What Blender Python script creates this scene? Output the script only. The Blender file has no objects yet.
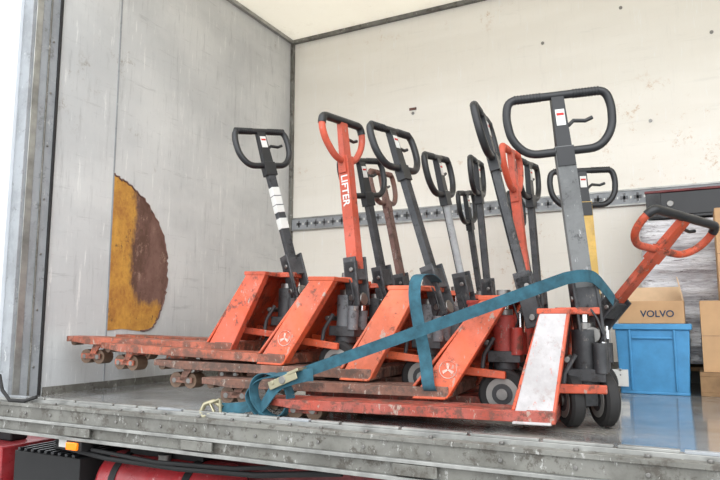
import bpy, bmesh, math, random
from mathutils import Vector, Matrix, Euler
random.seed(4)
S = bpy.context.scene
COL = S.collection

# ------------------------------------------------------------------ materials
def srgb(c):
    return tuple(((v/255)/12.92 if v/255 <= .04045 else ((v/255+.055)/1.055)**2.4) for v in c)+(1,)

def nodes(name):
    m = bpy.data.materials.new(name); m.use_nodes = True
    nt = m.node_tree; b = nt.nodes['Principled BSDF']
    return m, nt, b

def noise(nt, scale, detail=4, rough=.6, mscale=(1,1,1), seed=0):
    tc = nt.nodes.new('ShaderNodeTexCoord'); mp = nt.nodes.new('ShaderNodeMapping')
    mp.inputs['Scale'].default_value = mscale
    mp.inputs['Location'].default_value = (seed*1.7, seed*3.1, seed*.9)
    nt.links.new(tc.outputs['Object'], mp.inputs['Vector'])
    n = nt.nodes.new('ShaderNodeTexNoise'); n.inputs['Scale'].default_value = scale
    n.inputs['Detail'].default_value = detail; n.inputs['Roughness'].default_value = rough
    nt.links.new(mp.outputs[0], n.inputs['Vector'])
    return n.outputs['Fac']

def ramp(nt, fac, a, b, lo=0., hi=1.):
    r = nt.nodes.new('ShaderNodeMapRange')
    r.inputs['From Min'].default_value = a; r.inputs['From Max'].default_value = b
    r.inputs['To Min'].default_value = lo; r.inputs['To Max'].default_value = hi
    nt.links.new(fac, r.inputs['Value']); return r.outputs[0]

def mix(nt, fac, c1, c2):
    m = nt.nodes.new('ShaderNodeMix'); m.data_type = 'RGBA'
    for i, c in ((6, c1), (7, c2)):
        if isinstance(c, tuple): m.inputs[i].default_value = c
        else: nt.links.new(c, m.inputs[i])
    if isinstance(fac, float): m.inputs[0].default_value = fac
    else: nt.links.new(fac, m.inputs[0])
    return m.outputs[2]

def mth(nt, op, a, bb):
    q = nt.nodes.new('ShaderNodeMath'); q.operation = op
    for i, v in enumerate((a, bb)):
        if isinstance(v, (int, float)): q.inputs[i].default_value = v
        else: nt.links.new(v, q.inputs[i])
    return q.outputs[0]

def bump(nt, b, fac, strength=.2, dist=.01):
    bp = nt.nodes.new('ShaderNodeBump'); bp.inputs['Strength'].default_value = strength
    bp.inputs['Distance'].default_value = dist
    nt.links.new(fac, bp.inputs['Height']); nt.links.new(bp.outputs[0], b.inputs['Normal'])

def plain(name, col, rough=.5, metal=0., var=.12, scale=12):
    m, nt, b = nodes(name); c = srgb(col)
    d = tuple(v*(1-var*2.2) for v in c[:3])+(1,)
    n = noise(nt, scale)
    nt.links.new(mix(nt, ramp(nt, n, .35, .7), c, d), b.inputs['Base Color'])
    b.inputs['Roughness'].default_value = rough; b.inputs['Metallic'].default_value = metal
    bump(nt, b, n, .08, .004)
    return m

def painted(name, col, dirt=(95, 60, 48), chip=(150, 140, 130), amt=.5, rough=.48, seed=0):
    m, nt, b = nodes(name)
    c = srgb(col); fade = tuple(min(1, v*.78+.05) for v in c[:3])+(1,)
    n1 = noise(nt, 6, 5, .65, seed=seed); n2 = noise(nt, 14, 8, .8, seed=seed+3); n3 = noise(nt, 34, 6, .75, (1, 1, .45), seed+5)
    n4 = noise(nt, 4, 7, .7, seed=seed+9)
    base = mix(nt, ramp(nt, n1, .35, .65), c, fade)
    grime = tuple(c[i]*.40+srgb(dirt)[i]*.3 for i in range(3))+(1,)
    base = mix(nt, ramp(nt, n4, .45, .60, 0, .38+.5*amt), base, grime)
    base = mix(nt, ramp(nt, n2, .61-.13*amt, .66-.10*amt, 0, .9), base, srgb(dirt))
    base = mix(nt, ramp(nt, n3, .64-.06*amt, .68-.06*amt, 0, .85), base, srgb(chip))
    nt.links.new(base, b.inputs['Base Color'])
    nt.links.new(ramp(nt, n2, .3, .8, rough-.08, rough+.3), b.inputs['Roughness'])
    bump(nt, b, n2, .22, .004)
    return m

M = {}
M['orange'] = painted('orange_paint', (214, 88, 44), amt=.5)
M['orange2'] = painted('orange_paint_b', (204, 78, 38), amt=.65, seed=7)
M['orange3'] = painted('orange_paint_c', (220, 102, 60), amt=.45, seed=11)
M['red'] = painted('red_paint', (186, 48, 34), amt=.5, seed=3)
M['lifter'] = painted('faded_red_paint', (204, 84, 56), amt=.35, seed=31)
M['rusty'] = painted('rusty_fork', (134, 90, 72), dirt=(82, 66, 58), chip=(150, 138, 128), amt=1., rough=.6, seed=5)
M['forkred'] = painted('worn_red_fork', (168, 66, 46), dirt=(92, 60, 50), chip=(160, 142, 130), amt=.9, seed=9)
M['forkorange'] = painted('worn_orange_fork', (176, 88, 58), dirt=(98, 68, 56), chip=(160, 146, 134), amt=1., seed=13)
M['brown'] = painted('brown_handle_paint', (116, 78, 66), dirt=(70, 50, 44), amt=.6, seed=2)
M['whitep'] = painted('scuffed_white_paint', (188, 184, 184), dirt=(160, 150, 147), chip=(186, 112, 98), amt=.5, seed=21)
M['greyp'] = painted('grey_paint', (106, 108, 112), dirt=(58, 56, 55), amt=.6, seed=4)
M['silver'] = painted('silver_paint', (168, 172, 174), dirt=(120, 118, 114), amt=.3, seed=14)
M['yellow'] = painted('yellow_paint', (224, 184, 92), dirt=(150, 118, 66), amt=.2, seed=15)
M['black'] = plain('black_plastic', (34, 35, 38), .38)
M['darkmetal'] = painted('dark_painted_steel', (46, 48, 52), dirt=(30, 29, 28), chip=(96, 92, 88), amt=.5, seed=8)
M['greyspine'] = painted('grey_handle_steel', (108, 110, 110), dirt=(72, 72, 73), chip=(170, 170, 170), amt=.45, seed=18)
M['steel'] = plain('bare_steel', (140, 138, 135), .35, .85)
M['chrome'] = plain('chrome', (215, 215, 215), .12, 1.)
M['rubber'] = plain('rubber', (36, 35, 35), .75)
M['poly'] = plain('roller_nylon', (116, 92, 74), .55)
M['hub'] = plain('wheel_hub_grey', (150, 148, 144), .45, .3)
M['label'] = plain('label_white', (216, 216, 212), .5, var=.04)
M['redlabel'] = plain('label_red', (200, 40, 34), .5)
M['faded'] = painted('faded_decal', (216, 192, 180), dirt=(200, 100, 72), chip=(206, 120, 94), amt=.8, seed=40)
M['strap'] = plain('strap_blue', (48, 96, 112), .85, var=.22, scale=26)
M['crate'] = plain('crate_blue', (72, 146, 196), .45, var=.1)
M['card'] = plain('cardboard', (192, 154, 114), .85, var=.08, scale=6)
M['cardin'] = plain('cardboard_inside', (214, 184, 150), .85, var=.06)
M['ink'] = plain('print_ink', (40, 60, 86), .7)
M['alu'] = plain('aluminium', (172, 172, 168), .38, .55, var=.22, scale=8)
M['aludark'] = painted('weathered_aluminium', (118, 117, 110), dirt=(76, 71, 64), chip=(172, 172, 168), amt=.65, rough=.42, seed=17)
M['postgrey'] = painted('post_grey', (154, 158, 162), dirt=(120, 122, 122), chip=(186, 188, 188), amt=.3, rough=.5, seed=47)
M['zinc'] = plain('zinc', (172, 166, 140), .4, .8)
M['chassis'] = painted('chassis_red', (112, 24, 28), dirt=(44, 24, 24), chip=(80, 40, 38), amt=.5, seed=6)
M['tank'] = painted('tank_red', (166, 30, 38), dirt=(100, 22, 28), chip=(200, 150, 150), amt=.25, rough=.3, seed=26)
M['dark'] = plain('grimy_black', (26, 26, 27), .7)
M['wood'] = plain('pallet_wood', (150, 118, 84), .85, var=.2, scale=9)
m, nt, b = nodes('amber_lens'); b.inputs['Base Color'].default_value = srgb((245, 130, 20)); b.inputs['Roughness'].default_value = .15
b.inputs['Emission Color'].default_value = srgb((255, 130, 20)); b.inputs['Emission Strength'].default_value = .35; M['amber'] = m

# ------------------------------------------------------------------ mesh builder
class MB:
    def __init__(s): s.bm = bmesh.new(); s.mats = []
    def mi(s, mat):
        if mat not in s.mats: s.mats.append(mat)
        return s.mats.index(mat)
    def hexa(s, v8, mat):
        vs = [s.bm.verts.new(v) for v in v8]; i = s.mi(mat)
        for f in ((0,3,2,1),(4,5,6,7),(0,1,5,4),(1,2,6,5),(2,3,7,6),(3,0,4,7)):
            s.bm.faces.new([vs[k] for k in f]).material_index = i
    def box(s, x0, x1, y0, y1, z0, z1, mat, mtx=None):
        v = [(x0,y0,z0),(x1,y0,z0),(x1,y1,z0),(x0,y1,z0),(x0,y0,z1),(x1,y0,z1),(x1,y1,z1),(x0,y1,z1)]
        if mtx: v = [mtx @ Vector(p) for p in v]
        s.hexa(v, mat)
    def prism(s, pts, ext, mat):
        i = s.mi(mat); ext = Vector(ext)
        a = [s.bm.verts.new(p) for p in pts]; b2 = [s.bm.verts.new(Vector(p)+ext) for p in pts]
        s.bm.faces.new(a[::-1]).material_index = i; s.bm.faces.new(b2).material_index = i
        n = len(a)
        for k in range(n):
            s.bm.faces.new((a[k], a[(k+1) % n], b2[(k+1) % n], b2[k])).material_index = i
    def tube(s, path, r, mat, closed=False, seg=10, sx=1., n0=None, caps=True):
        path = [Vector(p) for p in path]; n = len(path); i = s.mi(mat); rings = []
        def tan(k):
            if closed: return (path[(k+1) % n]-path[k-1]).normalized()
            a = path[max(k-1, 0)]; c = path[min(k+1, n-1)]; return (c-a).normalized()
        t = tan(0)
        nn = Vector(n0) if n0 else (Vector((0,0,1)) if abs(t.z) < .9 else Vector((1,0,0)))
        rr = r if isinstance(r, (list, tuple)) else [r]*n
        for k in range(n):
            t = tan(k); nn = (nn-t*nn.dot(t)).normalized(); bb = t.cross(nn)
            rings.append([s.bm.verts.new(path[k]+nn*math.cos(2*math.pi*j/seg)*rr[k]+bb*math.sin(2*math.pi*j/seg)*rr[k]*sx) for j in range(seg)])
        for k in range(n if closed else n-1):
            A = rings[k]; B = rings[(k+1) % n]
            for j in range(seg):
                f = s.bm.faces.new((A[j], A[(j+1) % seg], B[(j+1) % seg], B[j])); f.material_index = i
        if not closed and caps:
            s.bm.faces.new(rings[0][::-1]).material_index = i; s.bm.faces.new(rings[-1]).material_index = i
    def cyl(s, p, q, r, mat, seg=20): s.tube([p, q], r, mat, seg=seg)
    def ribbon(s, pts, w, th, mat):
        i = s.mi(mat); rows = []
        n = len(pts)
        for k, (p, wv) in enumerate(pts):
            p = Vector(p); wv = Vector(wv).normalized()
            a = Vector(pts[max(k-1, 0)][0]); c = Vector(pts[min(k+1, n-1)][0])
            t = (c-a).normalized(); wv = (wv-t*wv.dot(t)).normalized(); nn = t.cross(wv)
            rows.append([s.bm.verts.new(p+wv*w/2*sa+nn*th/2*sb) for sa, sb in ((-1,-1),(1,-1),(1,1),(-1,1))])
        for k in range(n-1):
            for j in range(4):
                s.bm.faces.new((rows[k][j], rows[k][(j+1) % 4], rows[k+1][(j+1) % 4], rows[k+1][j])).material_index = i
        s.bm.faces.new(rows[0][::-1]).material_index = i; s.bm.faces.new(rows[-1]).material_index = i
    def finish(s, name, parent=None, bevel=0., ang=38):
        bm = s.bm; bmesh.ops.recalc_face_normals(bm, faces=bm.faces)
        for f in bm.faces: f.smooth = True
        for e in bm.edges:
            if len(e.link_faces) == 2 and e.calc_face_angle(0) > math.radians(ang): e.smooth = False
        me = bpy.data.meshes.new(name); bm.to_mesh(me); bm.free()
        for mt in s.mats: me.materials.append(M[mt] if isinstance(mt, str) else mt)
        ob = bpy.data.objects.new(name, me); COL.objects.link(ob)
        if parent: ob.parent = parent
        if bevel:
            md = ob.modifiers.new('bevel', 'BEVEL'); md.width = bevel; md.segments = 2
            md.limit_method = 'ANGLE'; md.angle_limit = math.radians(50); md.harden_normals = False
        return ob

def empty(name, mtx=None):
    e = bpy.data.objects.new(name, None); e.empty_display_size = .1; COL.objects.link(e)
    if mtx: e.matrix_world = mtx
    return e

def text(name, body, size, mtx, mat, parent):
    cu = bpy.data.curves.new(name, 'FONT'); cu.body = body; cu.size = size; cu.extrude = .0008; cu.offset = size*.018
    cu.align_x = 'CENTER'; cu.align_y = 'CENTER'
    tmp = bpy.data.objects.new(name, cu); COL.objects.link(tmp)
    bpy.context.view_layer.update()
    me = bpy.data.meshes.new_from_object(tmp.evaluated_get(bpy.context.evaluated_depsgraph_get()))
    bpy.data.objects.remove(tmp); me.materials.clear(); me.materials.append(M[mat])
    ob = bpy.data.objects.new(name, me); COL.objects.link(ob); ob.parent = parent; ob.matrix_local = mtx
    return ob

# ------------------------------------------------------------------ room shell (truck box)
XL, XR, YF, YB, ZC = -3.13, 3.2, 2.17, 4.70, 2.92

def wall_mat(name, base, dark, stain, streak=(1, 1, 1), sc=.3, brushed=.3, st=.5):
    m, nt, b = nodes(name)
    n1 = noise(nt, 1.1, 4, .55, streak, 1); n2 = noise(nt, 3, 5, .6, streak, 4)
    n3 = noise(nt, 6, 9, .85, (1, 1, 1), 8); n4 = noise(nt, 1.3, 3, .5, (1, 1, 1), 12)
    n6 = noise(nt, 12, 8, .8, (2.2, 2.2, .22), 22); n7 = noise(nt, 9, 8, .8, (.22, .22, 2.4), 31)
    n8 = noise(nt, 20, 8, .85, (1, 1, 1), 41)
    c = mix(nt, ramp(nt, n1, .35, .68), srgb(base), srgb(dark))
    c = mix(nt, ramp(nt, n2, .45, .70, 0, .7), c, srgb(dark))
    c = mix(nt, ramp(nt, n6, .55, .66, 0, brushed), c, srgb(tuple(v*.80 for v in dark)))
    c = mix(nt, ramp(nt, n7, .58, .66, 0, sc*.8), c, srgb(tuple(v*.74 for v in dark)))
    c = mix(nt, ramp(nt, n8, .64, .68, 0, sc), c, srgb(tuple(v*.6 for v in dark)))
    c = mix(nt, ramp(nt, n6, .42, .36, 0, .5), c, srgb((240, 240, 237)))
    c = mix(nt, mth(nt, 'MULTIPLY', ramp(nt, n3, .56, .62), ramp(nt, n4, st, st+.08, 0, .85)), c, srgb(stain))
    nt.links.new(c, b.inputs['Base Color']); b.inputs['Roughness'].default_value = .5
    bump(nt, b, n2, .1, .01)
    return m, nt, b
M['wall_back'] = wall_mat('painted_plywood_back', (241, 237, 228), (231, 226, 215), (200, 172, 142), (.35, 1, 1.6), .16, .10, .54)[0]
M['wall_left'] = wall_mat('painted_plywood_left', (214, 215, 214), (186, 188, 189), (140, 132, 122), (1, .7, 1), .45, .42, .58)[0]
m, nt, b = wall_mat('translucent_roof_skin', (236, 232, 222), (226, 220, 210), (206, 196, 182), (1, .4, 1), .08, .08)
# translucency added to the roof so passing daylight brightens ceiling and interior
tr = nt.nodes.new('ShaderNodeBsdfTranslucent'); tr.inputs['Color'].default_value = srgb((246, 242, 232))
mx = nt.nodes.new('ShaderNodeMixShader'); mx.inputs[0].default_value = .5
nt.links.new(b.outputs[0], mx.inputs[1]); nt.links.new(tr.outputs[0], mx.inputs[2])
nt.links.new(mx.outputs[0], nt.nodes['Material Output'].inputs['Surface'])
M['ceil'] = m

def slab(name, x0, x1, y0, y1, z0, z1, mat, bevel=0):
    mb = MB(); mb.box(x0, x1, y0, y1, z0, z1, mat); return mb.finish(name, None, bevel)
slab('wall_back', XL-.06, XR+.06, YB, YB+.06, -.05, ZC+.05, 'wall_back')
slab('wall_left', XL-.06, XL, YF+.15, YB, -.05, ZC+.05, 'wall_left')
slab('wall_right', XR, XR+.06, YF+.15, YB, -.05, ZC+.05, 'wall_left')
slab('ceiling', XL-.06, XR+.06, YF-.02, YB+.06, ZC, ZC+.03, 'ceil')

# floor
m, nt, b = nodes('worn_truck_floor')
n1 = noise(nt, 1.6, 6, .65, (1, 1.6, 1), 2); n2 = noise(nt, 7, 7, .7, (.6, 1.5, 1), 5); n3 = noise(nt, 26, 5, .7, (.5, 1, 1), 6)
c = mix(nt, ramp(nt, n1, .35, .65), srgb((132, 139, 146)), srgb((150, 146, 138)))
c = mix(nt, ramp(nt, n2, .47, .66, 0, .8), c, srgb((100, 95, 90)))
c = mix(nt, ramp(nt, n3, .6, .72, 0, .6), c, srgb((190, 190, 188)))
nt.links.new(c, b.inputs['Base Color']); nt.links.new(ramp(nt, n1, .38, .66, .04, .30), b.inputs['Roughness']); bump(nt, b, n3, .08, .003)
b.inputs['Coat Weight'].default_value = .4; b.inputs['Coat Roughness'].default_value = .08
M['floor'] = m
slab('floor', XL, XR, YF, YB, -.06, 0, 'floor')

# trims
slab('trim_1', XL, XL+.03, YB-.03, YB, .0, ZC, 'aludark')
slab('trim_2', XL, XR, YB-.035, YB, ZC-.03, ZC, 'aludark')
slab('trim_3', XL, XL+.03, YF+.15, YB, ZC-.03, ZC, 'alu')
slab('trim_4', XL, XR, YB-.02, YB, 0, .12, 'aludark')
slab('trim_5', XL, XL+.008, YF+.17, YB, 0, .04, 'aludark')
slab('trim_6', XL, XL+.004, 2.742, 2.752, .04, ZC-.03, 'postgrey')

# lashing rail on back wall, with slots
mb = MB(); z = 1.23
mb.box(XL+.03, XR, YB-.018, YB, z-.05, z+.05, 'postgrey')
mb.box(XL+.03, XR, YB-.024, YB-.002, z+.045, z+.056, 'alu'); mb.box(XL+.03, XR, YB-.024, YB-.002, z-.056, z-.045, 'alu')
x = XL+.08
while x < XR-.1:
    mb.box(x, x+.05, YB-.0205, YB-.017, z-.012, z+.012, 'greyp')
    mb.box(x+.018, x+.032, YB-.0205, YB-.017, z-.03, z+.03, 'greyp')
    mb.box(x+.062, x+.072, YB-.0205, YB-.017, z-.008, z+.008, 'label')
    x += .085
mb.finish('lashing_rail')
mb = MB()
for (x, z) in ((-1.95, 2.07), (-.9, 2.45), (-.35, 2.6), (.2, 2.3), (-1.6, .9), (-.2, 1.75), (-2.4, 1.7)):
    mb.cyl((x, YB, z), (x, YB-.006, z), .012, 'steel', 10)
mb.box(-1.98, -1.92, YB-.008, YB, 2.095, 2.115, 'brown')
mb.finish('wall_fixings')

# damaged wall patch (torn plywood skin)
m, nt, b = nodes('exposed_plywood')
tc = nt.nodes.new('ShaderNodeTexCoord'); sp = nt.nodes.new('ShaderNodeSeparateXYZ'); nt.links.new(tc.outputs['Object'], sp.inputs[0])
n1 = noise(nt, 4, 8, .75, (1, 1.4, .8), 3); n2 = noise(nt, 10, 8, .75, (1, 1.2, .9), 5); n3 = noise(nt, 8, 8, .85, (1, 1.2, .8), 15)
fy = ramp(nt, sp.outputs['Y'], 2.84, 3.04); fz = ramp(nt, sp.outputs['Z'], .42, .58)
f = mth(nt, 'ADD', mth(nt, 'MULTIPLY', fy, fz), mth(nt, 'MULTIPLY', mth(nt, 'ADD', n1, -.5), 1.6))
c = mix(nt, ramp(nt, n2, .38, .64), srgb((204, 152, 66)), srgb((160, 106, 50)))
c2 = mix(nt, ramp(nt, n1, .4, .6), srgb((124, 92, 82)), srgb((92, 64, 52)))
c2 = mix(nt, ramp(nt, n3, .56, .62), c2, srgb((156, 126, 110)))
c = mix(nt, ramp(nt, f, .34, .60), c, c2)
c = mix(nt, ramp(nt, n3, .43, .38, 0, .8), c, srgb((88, 62, 46)))
nt.links.new(c, b.inputs['Base Color']); b.inputs['Roughness'].default_value = .75; bump(nt, b, n2, .5, .01)
M['ply'] = m
mb = MB()
prof = [(2.75, .335), (2.75, 1.295), (2.79, 1.27), (2.83, 1.26), (2.90, 1.23), (2.98, 1.185), (3.05, 1.12), (3.13, 1.04), (3.185, .94), (3.215, .84), (3.225, .73), (3.225, .62), (3.20, .51), (3.16, .41), (3.10, .345), (3.0, .33), (2.86, .345)]
fine = []
for k in range(len(prof)):
    a = Vector(prof[k]); c_ = Vector(prof[(k+1) % len(prof)])
    for j in range(5):
        p = a.lerp(c_, j/5)
        if 1 <= k < 15 and j: p += Vector((random.uniform(-.009, .009), random.uniform(-.008, .008)))
        fine.append(p)
mb.prism([(XL, p.x, p.y) for p in fine], (.004, 0, 0), 'ply')
mb.tube([(XL+.004, p.x, p.y) for p in fine[5:75]], .006, 'brown', seg=6)
mb.finish('torn_plywood_patch')

# front door post on the left
mb = MB()
mb.box(XL-.07, XL+.008, YF-.03, YF+.152, -.10, ZC+.1, 'postgrey')
mb.box(XL+.008, XL+.020, YF+.135, YF+.15, 0.0, ZC, 'rubber')
mb.box(XL+.008, XL+.016, YF+.075, YF+.085, 0.0, ZC, 'aludark')
mb.box(XL+.008, XL+.014, YF-.01, YF+.03, 0.0, ZC, 'alu')
for z in [i*.3+.15 for i in range(9)]:
    mb.cyl((XL+.008, YF+.105, z), (XL+.013, YF+.105, z), .007, 'steel', 8)
mb.finish('door_post', None, .003)
m, nt, b = nodes('white_body_panel'); n = noise(nt, 3, 5)
nt.links.new(mix(nt, ramp(nt, n, .4, .7), srgb((214, 218, 222)), srgb((202, 206, 211))), b.inputs['Base Color']); b.inputs['Roughness'].default_value = .35
M['body'] = m
mb = MB(); mb.box(-5.6, XL-.072, YF-.05, YF-.01, -.08, ZC+.1, 'body'); mb.box(-5.6, XL-.072, YF-.056, YF-.01, -.12, -.08, 'aludark')
mb.finish('wall_outer_side', None, .003)
slab('roof_rail', -5.6, XR+.06, YF-.06, YF-.02, ZC-.02, ZC+.12, 'alu', .004)

# sill
mb = MB()
mb.box(XL-.06, XR, YF-.035, YF, -.055, .010, 'alu')
mb.box(XL-.06, XR, YF-.085, YF-.035, -.02, -.004, 'aludark')
mb.box(XL-.06, XR, YF-.075, YF-.035, -.075, -.02, 'aludark')
mb.box(XL-.06, XR, YF-.095, YF-.02, -.088, -.075, 'alu')
mb.box(XL-.06, XR, YF-.07, YF, -.135, -.088, 'aludark')
mb.box(XL-.06, XR, YF-.09, YF, -.15, -.135, 'alu')
x = XL+.02
while x < XR:
    L = random.uniform(.10, .24)
    mb.box(x, x+L, YF-.030, YF-.006, .010, .019, 'alu' if random.random() < .75 else 'postgrey')
    mb.cyl((x+L/2, YF-.055, -.004), (x+L/2, YF-.055, .004), .009, 'steel', 8)
    mb.cyl((x+L/2, YF-.075, -.05), (x+L/2, YF-.081, -.05), .007, 'steel', 8)
    x += L+.012
for x in (-2.6, -1.9, -.95, -.2, .5):
    mb.box(x, x+.16, YF-.097, YF-.088, -.128, -.09, 'aludark')
mb.finish('loading_sill', None, .0015)

# ground
m, nt, b = nodes('asphalt'); n = noise(nt, 40, 6, .7)
nt.links.new(mix(nt, n, srgb((120, 120, 118)), srgb((165, 163, 160))), b.inputs['Base Color']); b.inputs['Roughness'].default_value = .85
M['asphalt'] = m
mb = MB(); mb.box(-25, 25, -25, 25, -1.2, -1.1, 'asphalt'); mb.finish('ground')

# ------------------------------------------------------------------ under-body
mb = MB()
mb.box(XL-2, XR, 2.60, 2.68, -.42, -.15, 'chassis'); mb.box(XL-2, XR, 3.9, 3.98, -.42, -.15, 'chassis')
for x in (-2.95, -2.2, -1.45, -.7, .05, .8, 1.6): mb.box(x, x+.06, YF+.0, YB, -.15, -.062, 'chassis')
mb.box(XL-2, XR, 2.69, 3.89, -.40, -.36, 'dark')
mb.finish('chassis_frame', None, .003)
mb = MB()
def drum(mb, x0, x1, y, z, r, mat):
    mb.tube([(x0, y, z), (x0+.012, y, z), (x0+.04, y, z), (x1-.04, y, z), (x1-.012, y, z), (x1, y, z)], [r*.75, r*.9, r, r, r*.9, r*.75], mat, seg=36)
drum(mb, -2.58, -1.85, 2.36, -.38, .145, 'tank')
for x in (-2.45, -2.02): mb.tube([(x-.02, 2.36, -.38), (x+.02, 2.36, -.38)], .149, 'dark', seg=36)
mb.cyl((-2.2, 2.3, -.245), (-2.2, 2.3, -.215), .03, 'steel'); mb.box(-2.45, -2.0, 2.33, 2.39, -.24, -.155, 'dark')
mb.finish('air_tank')
mb = MB()
mb.box(-3.12, -2.64, 2.20, 2.52, -.62, -.26, 'dark')
for i in range(9): mb.box(-3.10+i*.05, -3.08+i*.05, 2.2, 2.52, -.26, -.245, 'black')
mb.box(-3.0, -2.74, 2.34, 2.4, -.245, -.152, 'dark')
mb.finish('battery_box', None, .004)
mb = MB(); mb.box(-3.62, -3.20, 2.18, 2.5, -.6, -.25, 'tank'); mb.box(-3.5, -3.3, 2.3, 2.4, -.25, -.12, 'dark'); mb.finish('red_locker', None, .01)
mb = MB()
mb.tube([(-2.75, 2.16, -.2), (-2.4, 2.15, -.225), (-2.0, 2.16, -.23), (-1.6, 2.18, -.22), (-1.2, 2.17, -.17)], .012, 'dark', seg=8)
mb.tube([(-2.48, 2.13, -.19), (-2.1, 2.14, -.21), (-1.7, 2.16, -.2), (-1.4, 2.16, -.165)], .009, 'dark', seg=8)
mb.finish('air_hose')
mb = MB()
mb.box(-2.60, -2.50, YF-.085, YF-.02, -.195, -.15, 'dark'); mb.box(-2.585, -2.515, YF-.10, YF-.084, -.19, -.156, 'amber'); mb.finish('marker_lamp', None, .004)
mb = MB(); mb.box(-2.72, -2.66, YF-.03, YF, -.2, -.15, 'label'); mb.finish('sill_bracket', None, .003)
mb = MB()
mb.tube([(XL-.02, YF-.06, .12), (XL+.03, YF-.075, .05), (XL+.1, YF-.08, .005), (XL+.2, YF-.07, .005), (XL+.26, YF-.05, .025)], .009, 'rubber', seg=8)
mb.finish('hanging_cable')

# ------------------------------------------------------------------ pallet jack
def rounded_loop(w, h, kind):
    if kind == 'wide': pts = [(-.34*w, 0), (.34*w, 0), (.48*w, h*.30), (.5*w, h*.72), (.46*w, h), (-.46*w, h), (-.5*w, h*.72), (-.48*w, h*.30)]
    else: pts = [(-.22*w, 0), (.22*w, 0), (.44*w, h*.42), (.5*w, h*.72), (.46*w, h), (-.46*w, h), (-.5*w, h*.72), (-.44*w, h*.42)]
    out = []; n = len(pts)
    for k in range(n):
        p = Vector(pts[k]); a = (Vector(pts[k-1])-p); c = (Vector(pts[(k+1) % n])-p)
        rr = min(.06, a.length*.48, c.length*.48)
        A = p+a.normalized()*rr; C = p+c.normalized()*rr
        for j in range(6):
            t = j/5; out.append(A*(1-t)**2+p*2*t*(1-t)+C*t*t)
    return out

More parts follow.
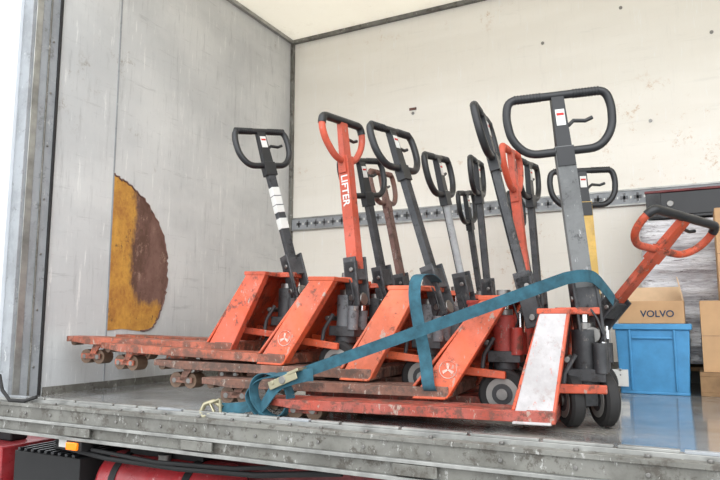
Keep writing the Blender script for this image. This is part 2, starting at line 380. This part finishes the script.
def pallet_jack(x, y, z=0., yaw=0., pitch=0., body='orange', fork='forkorange', top=(0,0,1.25), loop_yaw=90.,
                run=.20, post='box', post_mat='darkmetal', loop_mat='black', pump='darkmetal', L=1.15, lw=.37, lh=.22,
                grip=None, flange=None, decal=False, drop=0., txt=None, steer=0., pw=.045, lab=True, sticker=False,
                rdrop=0., bx=.11, kind='wide', fo=0., pd=.016, wt=.11, po=0.):
    Mx = Matrix.Translation((x, y, z)) @ Matrix.Rotation(math.radians(yaw), 4, 'Z') @ Matrix.Rotation(math.radians(pitch), 4, 'Y')
    E = empty('pallet_jack', Mx); fl = flange or body
    H = .42; wb = .135; x0 = -.19-run*.15-.03+fo; x1 = x0+run; xe = x0+wb+.012
    mb = MB(); zt, zb = .082, .044
    for s in (-1, 1):
        yc = s*.19
        mb.prism([(-L+.0, yc-.045, zt-.006), (-L+.10, yc-.08, zt-.006), (xe, yc-.08, zt-.006), (xe, yc+.08, zt-.006), (-L+.10, yc+.08, zt-.006), (-L+.0, yc+.045, zt-.006)], (0, 0, .006), fork)
        for q in (-1, 1):
            ya, yb = sorted((yc+q*.08, yc+q*.073))
            mb.prism([(-L+.10, ya, zt-.003), (-L+.10, ya, zb+.008), (-L+.16, ya, zb), (xe, ya, zb), (xe, ya, zt-.003)], (0, yb-ya, 0), fork)
            mb.hexa([(-L, yc+q*.045, zt-.028), (-L, yc+q*.038, zt-.028), (-L+.10, yc+q*.073, zb+.008), (-L+.10, yc+q*.08, zb+.008),
                     (-L, yc+q*.045, zt-.003), (-L, yc+q*.038, zt-.003), (-L+.10, yc+q*.073, zt-.003), (-L+.10, yc+q*.08, zt-.003)], fork)
        mb.box(-L-.004, -L+.006, yc-.045, yc+.045, zt-.03, zt-.001, fork)
        mb.cyl((-L+.22, yc, .05), (xe, yc, .055), .009, 'steel', 8)
    mb.finish('forks', E, .002)
    mb = MB(); rz = .038-rdrop
    for s in (-1, 1):
        yc = s*.19
        for xo in (.13, .215):
            mb.cyl((-L+xo, yc-.035, rz), (-L+xo, yc+.035, rz), .037, 'poly', 20)
            mb.cyl((-L+xo, yc-.050, rz), (-L+xo, yc+.050, rz), .012, 'steel', 10)
        for q in (-1, 1):
            mb.box(-L+.11, -L+.235, yc+q*.045-.004, yc+q*.045+.004, rz-.010, rz+.016, fork)
            if rdrop: mb.hexa([(-L+.16, yc+q*.045-.004, rz), (-L+.19, yc+q*.045-.004, rz), (-L+.19, yc+q*.045+.004, rz), (-L+.16, yc+q*.045+.004, rz),
                               (-L+.20, yc+q*.045-.004, .075), (-L+.26, yc+q*.045-.004, .075), (-L+.26, yc+q*.045+.004, .075), (-L+.20, yc+q*.045+.004, .075)], fork)
        mb.cyl((-L+.035, yc-.03, .052), (-L+.035, yc+.03, .052), .02, 'poly', 14)
    mb.finish('load_rollers', E)
    # frame
    mb = MB()
    for s in (-1, 1):
        yo, yt = s*.272, s*.20; th = .022*s
        mb.hexa([(x0, yo-th, .036), (x0+wb, yo-th, .036), (x0+wb, yo, .036), (x0, yo, .036),
                 (x1, yt-th, H), (x1+wt, yt-th, H), (x1+wt, yt, H), (x1, yt, H)], fl)
        mb.box(x0+.05, xe, min(yo-s*.006, yo-s*.16), max(yo-s*.006, yo-s*.16), .040, .086, fork)
        mb.hexa([(x0+wb-.004, yo-s*.05, .04), (x0+wb+.008, yo-s*.05, .04), (x0+wb+.008, yo+s*.001, .04), (x0+wb-.004, yo+s*.001, .04),
                 (x1+wt-.004, yt-s*.05, H), (x1+wt+.008, yt-s*.05, H), (x1+wt+.008, yt+s*.001, H), (x1+wt-.004, yt+s*.001, H)], body)
    mb.hexa([(x0-.002, -.262, .082), (x0+.012, -.262, .082), (x0+.012, .262, .082), (x0-.002, .262, .082),
             (x1-.002, -.194, H), (x1+.012, -.194, H), (x1+.012, .194, H), (x1-.002, .194, H)], body)
    mb.box(x1-.01, x1+wt+.010, -.202, .202, H-.004, H+.016, body)
    mb.box(min(x1+.04, .05), .12+po, -.05, .05, H-.004, H+.022, body)
    mb.box(xe-.05, xe, -.15, .15, .04, .085, fork)
    for s in (-1, 1):
        yl = s*.115
        mb.hexa([(x0+.07, yl-.012, .13), (x0+.07, yl+.012, .13), (x0+.07, yl+.012, .165), (x0+.07, yl-.012, .165),
                 (.08+fo, yl-.012, .135-drop*.5), (.08+fo, yl+.012, .135-drop*.5), (.08+fo, yl+.012, .165-drop*.5), (.08+fo, yl-.012, .165-drop*.5)], body)
    mb.finish('frame', E, .004)
    if decal:
        mb = MB(); n = 28
        A = Vector((x0, -.272, .036)); U = Vector((1, 0, 0)); V = (Vector((x1, -.20, H))-A).normalized(); N = U.cross(V).normalized()
        if N.y > 0: N = -N
        c0 = A+V*.14+U*(wb*.47)+N*.0015; V2 = N.cross(U).normalized()*-1
        if V2.z < 0: V2 = -V2
        mb.tube([c0+U*math.cos(2*math.pi*k/n)*.034+V2*math.sin(2*math.pi*k/n)*.034 for k in range(n)], .0018, 'faded', closed=True, seg=4)
        for a in (90, 210, 330):
            d = U*math.cos(math.radians(a))+V2*math.sin(math.radians(a)); e = N.cross(d)
            mb.prism([c0+d*.002+e*.003, c0+d*.024+e*.007, c0+d*.024-e*.007, c0+d*.002-e*.003], N*.001, 'faded')
        mb.finish('round_decal', E)
    # pump
    mb = MB(); zl = .10-drop; ox = fo+po
    def X(a): return a+ox
    mb.box(X(-.0), X(.13), -.06, .06, .17, .215, 'darkmetal')
    mb.cyl((X(.06), 0, .205), (X(.06), 0, .36), .047, pump, 24)
    mb.cyl((X(.06), 0, .36), (X(.06), 0, .385), .036, 'steel', 20)
    mb.cyl((X(.06), 0, .385), (X(.06), 0, H+.02), .02, 'chrome', 16)
    mb.cyl((X(.115), -.045, .20), (X(.115), -.045, .31), .025, pump, 16)
    mb.cyl((X(.12), .04, .20), (X(.12), .04, .37), .017, 'chrome', 14)
    mb.cyl((X(.12), .04, .20), (X(.12), .04, .29), .026, pump, 14)
    mb.cyl((X(.0), -.085, .25), (X(.0), .085, .25), .012, 'steel', 10)
    mb.tube([(X(.11), -.06, .3), (X(.13), -.075, .34), (X(.11), -.06, .40), (X(.08), -.04, .45)], .005, 'black', seg=6)
    mb.cyl((X(.06), 0, H+.016), (X(.06), 0, H+.045), .03, 'steel', 18)
    mb.cyl((X(.06), 0, .17), (X(.06), 0, .14), .05, 'darkmetal', 20)
    for s in (-1, 1):
        mb.tube([(X(-.02), s*.09, .13), (X(-.01), s*.088, .2), (X(.03), s*.08, .27)], .009, 'darkmetal', seg=8)
    mb.finish('hydraulic_pump', E, .002)
    # steering wheels
    mb = MB(); R = .098; W = Matrix.Translation((X(.06), 0, 0)) @ Matrix.Rotation(math.radians(steer), 4, 'Z')
    def wp(a): return W @ Vector(a)
    for s in (-1, 1):
        yi, yo = s*.038, s*.09
        mb.tube([wp((0, yi, zl)), wp((0, yi+s*.010, zl)), wp((0, yo-s*.010, zl)), wp((0, yo, zl))], [R-.010, R, R, R-.010], 'rubber', seg=36)
        mb.tube([wp((0, yi-s*.002, zl)), wp((0, yo+s*.002, zl))], R*.66, 'hub', seg=30)
        mb.tube([wp((0, yi-s*.003, zl)), wp((0, yo+s*.004, zl))], R*.42, 'darkmetal', seg=24)
        mb.tube([wp((0, yi-s*.004, zl)), wp((0, yo+s*.012, zl))], .022, 'steel', seg=16)
    mb.tube([wp((0, -.09, zl)), wp((0, .09, zl))], .012, 'steel', seg=10)
    mb.hexa([wp(v) for v in ((-.03, -.03, zl-.02), (.03, -.03, zl-.02), (.03, .03, zl-.02), (-.03, .03, zl-.02), (-.03, -.03, .18), (.03, -.03, .18), (.03, .03, .18), (-.03, .03, .18))], 'darkmetal')
    mb.finish('steering_wheels', E, .0)
    # handle
    base = Vector((bx, 0, .40)); T = Mx.inverted() @ Vector(top)
    u = (T-base).normalized(); Lh = (T-base).length
    a = math.radians(loop_yaw-yaw); lat = Vector((math.cos(a), math.sin(a), 0)); lat = (lat-u*lat.dot(u)).normalized(); nn = lat.cross(u).normalized()
    F = Matrix(((lat.x, nn.x, u.x, base.x), (lat.y, nn.y, u.y, base.y), (lat.z, nn.z, u.z, base.z), (0, 0, 0, 1)))
    def hp(px, py, pz): return F @ Vector((px, py, pz))
    mb = MB()
    for s in (-1, 1): mb.box(s*.042-.006, s*.042+.006, -.035, .035, -.09, .14, 'darkmetal', F)
    mb.box(-.048, .048, -.03, .03, .03, .12, 'darkmetal', F)
    mb.cyl(hp(-.06, 0, -.05), hp(.06, 0, -.05), .014, 'steel', 12); mb.cyl(hp(-.055, .01, .08), hp(.055, .01, .08), .011, 'steel', 12)
    mb.cyl(hp(0, 0, -.06), hp(0, .035, -.06), .03, 'steel', 14)
    mb.finish('handle_yoke', E, .003)
    mb = MB(); zn = Lh-lh
    if post == 'box': mb.box(-pw/2, pw/2, -pd, pd, .08, zn+.02, post_mat, F)
    else: mb.cyl(hp(0, 0, .08), hp(0, 0, zn+.02), pw/2, post_mat, 18)
    mb.tube([hp(.0, -pd-.004, .12), hp(.012, -pd-.008, .25), hp(0, -pd-.005, zn)], .004, 'black', seg=6)
    if sticker:
        mb.box(-pw/2-.001, pw/2+.001, -.018, .018, zn*.58, zn*.80, 'label', F); mb.box(-pw/2-.0012, pw/2+.0012, -.0185, .0185, zn*.44, zn*.53, 'label', F)
        for q in (.64, .72): mb.box(-pw/2-.0014, pw/2+.0014, -.0188, .0188, zn*q, zn*(q+.01), 'greyp', F)
    mb.finish('handle_post', E, .004 if post == 'box' else 0)
    mb = MB()
    pts = rounded_loop(lw, lh-.02, kind)
    path = [hp(p.x, 0, zn+.0+p.y) for p in pts]
    mb.tube(path, .0165, loop_mat, closed=True, seg=12, n0=tuple(nn))
    if grip:
        gp = [hp(p.x, 0, zn+p.y) for p in pts if p.y > (lh-.02)*.80]
        mb.tube(gp, .0195, grip, seg=12, n0=tuple(nn))
    else:
        for s in (-1, 1):
            for k in range(9):
                px = s*(lw*.16+k*.012); mb.tube([hp(px-.003, 0, zn+lh-.02), hp(px+.003, 0, zn+lh-.02)], .0185, loop_mat, seg=12)
    mb.hexa([hp(-.03, -.016, zn-.03), hp(.03, -.016, zn-.03), hp(.03, .016, zn-.03), hp(-.03, .016, zn-.03),
             hp(-.024, -.014, zn+lh-.01), hp(.024, -.014, zn+lh-.01), hp(.024, .014, zn+lh-.01), hp(-.024, .014, zn+lh-.01)], loop_mat if not grip else post_mat)
    mb.tube([hp(.03, -.0, zn+.10), hp(.055, -.01, zn+.12), hp(.10, -.012, zn+.115), hp(.13, -.012, zn+.125)], .008, 'black', seg=8)
    mb.box(-.034, .034, -.021, .021, zn-.06, zn+.015, loop_mat if not grip else post_mat, F)
    if lab:
        for q in (-1, 1):
            mb.box(-.018, .018, q*.0165-.001, q*.0165+.001, zn+.10, zn+.165, 'label', F); mb.box(-.014, .014, q*.0178-.001, q*.0178+.001, zn+.14, zn+.15, 'redlabel', F)
    mb.finish('handle_loop', E, .003)
    if txt:
        side2 = lat if (Mx.to_3x3() @ lat).y < 0 else -lat
        xa = -u; za = side2; ya = za.cross(xa)
        TM = Matrix(((xa.x, ya.x, za.x, 0), (xa.y, ya.y, za.y, 0), (xa.z, ya.z, za.z, 0), (0, 0, 0, 1)))
        text('handle_lettering', txt, .052, Matrix.Translation(hp(0, 0, zn*.76)+side2*(pw/2+.001)) @ TM, 'label', E)
    return E

# front nested stack (nearest the opening)
pallet_jack(-.385, 2.575, 0, 6, 0, 'orange2', 'forkred', top=(-.44, 2.52, 1.29), loop_yaw=24, run=.10, post_mat='greyspine', pump='darkmetal', lw=.41, lh=.245, flange='whitep', steer=-66, pw=.072, bx=.02, L=1.23, wt=.095, po=-.055)
pallet_jack(-.77, 2.67, .055, 5, 0, 'orange', 'rusty', top=(-.785, 2.66, 1.30), loop_yaw=95, run=.265, post_mat='darkmetal', pump='red', decal=True, drop=.053, L=1.27, rdrop=.03, bx=.17, wt=.10)
pallet_jack(-1.12, 2.70, .105, 3, .8, 'orange3', 'rusty', top=(-1.24, 2.69, 1.305), loop_yaw=80, run=.20, post_mat='darkmetal', pump='greyp', drop=.05, L=1.28, rdrop=.05, wt=.12)
pallet_jack(-1.53, 2.68, .155, 2, 2, 'orange', 'forkorange', top=(-1.475, 2.65, 1.375), loop_yaw=82, run=.22, post_mat='lifter', loop_mat='lifter', grip='black', pump='greyp', decal=True, drop=.05, txt='LIFTER', pw=.05, pd=.03, lab=False, L=1.25, rdrop=.05, kind='narrow', lw=.33, wt=.115)
pallet_jack(-1.94, 2.79, .20, 7, 1.5, 'orange2', 'forkorange', top=(-2.05, 2.76, 1.43), loop_yaw=65, run=.17, post_mat='darkmetal', pump='darkmetal', drop=.05, sticker=True, L=1.15, rdrop=.06, lw=.33, wt=.10)
# second nested stack
pallet_jack(-.50, 3.22, 0, 0, 0, 'orange2', 'forkred', top=(-.0, 3.02, .84), loop_yaw=52, run=.12, post_mat='orange2', loop_mat='orange2', grip='black', pump='darkmetal', lab=False, lw=.46, lh=.20, kind='wide', pw=.055)
pallet_jack(-.84, 3.22, .055, 0, 0, 'red', 'rusty', top=(-.785, 3.16, 1.26), loop_yaw=90, run=.10, post_mat='lifter', loop_mat='lifter', pump='red', drop=.04, lab=False, kind='narrow', pw=.05, pd=.022)
pallet_jack(-1.16, 3.22, .105, 0, 0, 'orange', 'rusty', top=(-1.17, 3.12, 1.265), loop_yaw=88, run=.10, post='round', post_mat='silver', pump='greyp', drop=.04, pw=.036)
pallet_jack(-1.62, 3.22, .155, 0, 0, 'orange2', 'forkorange', top=(-1.62, 3.12, 1.30), loop_yaw=75, run=.12, post_mat='darkmetal', pump='darkmetal', drop=.04, L=1.1)
# third stack
pallet_jack(-.62, 3.74, 0, 0, 0, 'orange', 'forkorange', top=(-.53, 3.74, 1.255), loop_yaw=27, run=.12, post_mat='yellow', pump='darkmetal', pw=.075, bx=.13, po=-.03)
pallet_jack(-.90, 3.76, .055, 0, 0, 'orange3', 'rusty', top=(-.82, 3.70, 1.32), loop_yaw=85, run=.10, post_mat='darkmetal', pump='greyp', drop=.04)
pallet_jack(-1.20, 3.78, .105, 0, 0, 'orange2', 'rusty', top=(-1.13, 3.70, 1.37), loop_yaw=95, run=.10, post_mat='darkmetal', pump='darkmetal', drop=.04)
pallet_jack(-1.75, 3.78, .155, 0, 0, 'orange2', 'forkorange', top=(-1.76, 3.68, 1.36), loop_yaw=90, run=.12, post_mat='brown', loop_mat='brown', pump='red', drop=.04, lab=False, pw=.075)
# back stack by the wall
pallet_jack(-1.05, 4.38, 0, 0, 0, 'red', 'forkred', top=(-1.05, 4.30, 1.26), loop_yaw=90, run=.12, post_mat='darkmetal', pump='red')
pallet_jack(-1.42, 4.38, .055, 0, 0, 'orange', 'rusty', top=(-1.37, 4.22, 1.29), loop_yaw=90, run=.12, post_mat='darkmetal', pump='greyp', drop=.04)

# ------------------------------------------------------------------ ratchet strap
E = empty('ratchet_strap')
def smooth(ps, n=8):
    P = [Vector(p) for p in ps]; out = []
    for k in range(len(P)-1):
        p0 = P[max(k-1, 0)]; p1 = P[k]; p2 = P[k+1]; p3 = P[min(k+2, len(P)-1)]
        for j in range(n):
            t = j/n
            out.append(.5*((2*p1)+(p2-p0)*t+(2*p0-5*p1+4*p2-p3)*t*t+(3*p1-p0-3*p2+p3)*t**3))
    out.append(P[-1]); return out
def seglerp(ps, wv, n=8): return [(p, wv) for p in smooth(ps, n)]
mb = MB()
A0 = Vector((-1.52, 2.235, .150)); A1 = Vector((-.44, 2.41, .535))
line = [tuple(A0.lerp(A1, k/6)) for k in range(7)]
mb.ribbon(seglerp(line+[(-.40, 2.425, .548), (-.355, 2.46, .555), (-.325, 2.52, .548), (-.30, 2.60, .51), (-.28, 2.68, .47)], (0, -.15, 1)), .045, .003, 'strap')
mb.finish('long_webbing', E)
mb = MB()
ps = []
for k in range(29):
    a = 2*math.pi*k/28; ps.append(((-1.545+.075*math.cos(a)*1.0-.02*math.sin(a), 2.205+.02*math.cos(a), .095+.085*math.sin(a)), (.15, 1, 0)))
mb.ribbon(ps, .05, .004, 'strap')
mb.ribbon(seglerp([(-1.60, 2.195, .02), (-1.645, 2.19, .09), (-1.60, 2.20, .155), (-1.52, 2.21, .175), (-1.45, 2.22, .18)], (.15, 1, .3)), .05, .004, 'strap')
mb.ribbon(seglerp([(-1.62, 2.21, .05), (-1.70, 2.19, .035), (-1.78, 2.175, .03)], (0, .3, 1)), .045, .004, 'strap')
mb.ribbon(seglerp([(-1.60, 2.19, .02), (-1.56, 2.185, .07), (-1.50, 2.19, .14), (-1.40, 2.20, .175), (-1.36, 2.22, .18)], (.2, .2, 1)), .05, .004, 'strap')
mb.finish('webbing_loop', E)
mb = MB()
R = Matrix.Translation((-1.47, 2.20, .155)) @ Matrix.Rotation(math.radians(-22), 4, 'Y')
for s in (-1, 1): mb.box(-.07, .07, s*.03-.002, s*.03+.002, -.014, .02, 'zinc', R)
mb.cyl(R @ Vector((0, -.035, .005)), R @ Vector((0, .035, .005)), .016, 'steel', 14)
mb.cyl(R @ Vector((-.05, -.035, .01)), R @ Vector((-.05, .035, .01)), .009, 'zinc', 12)
mb.box(.03, .085, -.034, .034, .012, .024, 'zinc', R)
mb.finish('ratchet_buckle', E, .002)
mb = MB()
mb.tube([(-1.77, 2.17, .035), (-1.81, 2.165, .06), (-1.85, 2.155, .045), (-1.865, 2.15, .015), (-1.84, 2.14, -.005), (-1.81, 2.15, .01)], .010, 'zinc', seg=8)
mb.tube([(-1.77, 2.155, .07), (-1.765, 2.155, .01), (-1.79, 2.155, .005), (-1.82, 2.155, .05), (-1.77, 2.155, .07)], .007, 'zinc', seg=8)
mb.finish('claw_hook', E)
mb = MB()
mb.ribbon(seglerp([(-1.0, 2.66, .56), (-.995, 2.55, .585), (-1.0, 2.44, .57), (-1.0, 2.405, .50), (-.985, 2.40, .40), (-.95, 2.385, .25), (-.93, 2.37, .14), (-.93, 2.42, .115)], (1, .1, 0)), .05, .003, 'strap')
mb.finish('hanging_webbing', E)

# ------------------------------------------------------------------ blue crate
E = empty('plastic_crate')
mb = MB(); x0, x1, y0, y1 = -.41, -.03, 3.84, 4.20
h = .345; t = .012; dr = .022
def shell(z0, z1, g0, g1):
    for (ax, ay, bx, by) in ((x0, y0, x1, y0), (x1, y0, x1, y1), (x1, y1, x0, y1), (x0, y1, x0, y0)):
        cx, cy = (x0+x1)/2, (y0+y1)/2
        def pt(px, py, g, off):
            sx = 1 if px > cx else -1; sy = 1 if py > cy else -1
            return (px-sx*(g+off), py-sy*(g+off))
        A = pt(ax, ay, g0, 0); B = pt(bx, by, g0, 0); C = pt(bx, by, g0, t); D = pt(ax, ay, g0, t)
        A2 = pt(ax, ay, g1, 0); B2 = pt(bx, by, g1, 0); C2 = pt(bx, by, g1, t); D2 = pt(ax, ay, g1, t)
        mb.hexa([A+(z0,), B+(z0,), C+(z0,), D+(z0,), A2+(z1,), B2+(z1,), C2+(z1,), D2+(z1,)], 'crate')
shell(.0, h, dr, .006); shell(h, h+.03, -.006, -.006)
mb.box(x0+.02, x1-.02, y0+.02, y1-.02, .0, .015, 'crate'); mb.box(x0-.004, x1+.004, y0-.004, y1+.004, h+.02, h+.032, 'crate')
for x in (x0+.08, x1-.08): mb.prism([(x-.006, y0+.02, .02), (x+.006, y0+.02, .02), (x+.006, y0+.002, h), (x-.006, y0+.002, h)], (0, -.008, 0), 'crate')
mb.box(x0+.09, x1-.09, y0-.004, y0+.012, h-.05, h-.038, 'crate')
mb.finish('crate_body', E, .004)
mb = MB(); mb.box(-.425, -.345, y0-.012, y0-.008, .04, .13, 'label'); mb.cyl((-.385, y0-.012, .1), (-.385, y0-.008, .1), .004, 'ink', 8); mb.box(-.39, -.38, y0-.012, y0+.03, .12, .132, 'label'); mb.finish('paper_tag', E)
def carton(name, x0, x1, y0, y1, z0, z1, flaps=False, lettering=None):
    E = empty(name, Matrix.Translation((x0, y0, z0))); w, d, h = x1-x0, y1-y0, z1-z0; mb = MB(); t = .005
    if not flaps:
        mb.box(0, w, 0, d, 0, h, 'card'); mb.box(w*.5-.03, w*.5+.03, -.001, d+.001, h-.0, h+.001, 'cardin')
        mb.box(0, w, -.001, .0, h*.5, h*.5+.002, 'brown')
    else:
        mb.box(0, w, 0, t, 0, h, 'card'); mb.box(0, w, d-t, d, 0, h, 'card'); mb.box(0, t, t, d-t, 0, h, 'card'); mb.box(w-t, w, t, d-t, 0, h, 'card'); mb.box(t, w-t, t, d-t, 0, t, 'cardin')
        mb.hexa([(0, d-t, h), (w, d-t, h), (w, d, h), (0, d, h), (.02, d+.04, h+.09), (w-.02, d+.04, h+.09), (w-.02, d+.045, h+.09), (.02, d+.045, h+.09)], 'cardin')
        mb.hexa([(w-t, 0, h), (w, 0, h), (w, d, h), (w-t, d, h), (w-.03, .02, h+.13), (w-.025, .02, h+.13), (w-.025, d-.02, h+.13), (w-.03, d-.02, h+.13)], 'cardin')
        mb.hexa([(0, 0, h), (t, 0, h), (t, d, h), (0, d, h), (-.05, .02, h+.05), (-.045, .02, h+.053), (-.045, d-.02, h+.053), (-.05, d-.02, h+.05)], 'card')
    mb.finish('box_body', E, .002)
    if lettering: text('box_lettering', lettering, .05, Matrix.Translation((w*.60, -.001, h*.42)) @ Matrix.Rotation(math.radians(90), 4, 'X'), 'ink', E)
    return E
carton('cardboard_box', -.385, -.055, 3.86, 4.15, .378, .50, True, 'VOLVO')
carton('cardboard_box', .02, .42, 3.92, 4.24, .125, .50)
carton('cardboard_box', .12, .62, 3.94, 4.24, .5005, 1.0)
def pallet(x0, x1, y0, y1):
    mb = MB()
    for i in range(5):
        a = y0+(y1-y0)*i/5; mb.box(x0, x1, a+.006, a+(y1-y0)/5-.006, .102, .124, 'wood')
    for x in (x0, (x0+x1)/2-.05, x1-.1):
        mb.box(x, x+.1, y0, y1, .0, .02, 'wood')
        for y in (y0, (y0+y1)/2-.04, y1-.08): mb.box(x, x+.1, y, y+.08, .02, .102, 'wood')
    mb.finish('wooden_pallet', None, .002)
pallet(.0, .9, 3.88, 4.24); pallet(-.32, .9, 4.27, 4.66)
m, nt, b = nodes('shrink_wrap'); n1 = noise(nt, 7, 6, .7, (.5, .5, 3.6), 2); n2 = noise(nt, 20, 6, .8, (.35, .35, 2.5), 4)
c = mix(nt, ramp(nt, n1, .36, .58), srgb((158, 152, 158)), srgb((232, 232, 236))); c = mix(nt, ramp(nt, n2, .56, .64), c, srgb((96, 82, 86)))
nt.links.new(c, b.inputs['Base Color']); b.inputs['Roughness'].default_value = .12; bump(nt, b, n2, .8, .02); b.inputs['Coat Weight'].default_value = .7
M['wrap'] = m
bm = bmesh.new(); bmesh.ops.create_cube(bm, size=1); bmesh.ops.subdivide_edges(bm, edges=bm.edges, cuts=26, use_grid_fill=True)
from mathutils import noise as MN
for v in bm.verts:
    p = Vector((.28+v.co.x*1.12, 4.465+v.co.y*.34, .57+v.co.z*.86)); q = MN.noise_vector(Vector((p.x*5, p.y*5, p.z*14)))
    lay = .012*math.sin(p.z*42)
    v.co = p+Vector((q.x*.02, q.y*.02+(lay if v.co.y < 0 else -lay), q.z*.008))
for f in bm.faces: f.smooth = True
me = bpy.data.meshes.new('shrink_wrapped_goods'); bm.to_mesh(me); bm.free(); me.materials.append(m)
ob = bpy.data.objects.new('shrink_wrapped_goods', me); COL.objects.link(ob)
mb = MB()
mb.box(-.23, .75, 4.29, 4.62, 1.012, 1.03, 'black')
for (a, b_, c_, d_) in ((-.23, .75, 4.29, 4.305), (-.23, .75, 4.605, 4.62), (-.23, -.215, 4.305, 4.605), (.735, .75, 4.305, 4.605)): mb.box(a, b_, c_, d_, 1.03, 1.17, 'black')
mb.box(-.24, .76, 4.28, 4.63, 1.17, 1.185, 'chassis'); mb.cyl((-.1, 4.29, 1.1), (-.1, 4.284, 1.1), .02, 'steel', 14)
mb.box(-.235, -.15, 4.283, 4.29, 1.02, 1.17, 'darkmetal')
mb.finish('metal_tray', None, .003)

# ------------------------------------------------------------------ light
W = bpy.data.worlds.new('overcast'); S.world = W; W.use_nodes = True; nt = W.node_tree
bg = nt.nodes['Background']; bg.inputs['Color'].default_value = (.93, .965, 1, 1); bg.inputs['Strength'].default_value = 2.55
sd = bpy.data.lights.new('sun', 'SUN'); sd.energy = 1.4; sd.angle = math.radians(70); sd.color = (1, .99, .97)
so = bpy.data.objects.new('sun', sd); COL.objects.link(so); so.rotation_euler = Euler((math.radians(52), 0, math.radians(22)))
S.view_settings.view_transform = 'Standard'; S.view_settings.exposure = 0.0

# ------------------------------------------------------------------ camera
cd = bpy.data.cameras.new('camera'); cd.sensor_width = 36; cd.lens = 32.2; cd.clip_start = .05
co = bpy.data.objects.new('camera', cd); COL.objects.link(co)
co.location = (0, 0, .39); co.rotation_euler = Euler((math.radians(97.2), 0, math.radians(27.4)), 'XYZ')
S.camera = co
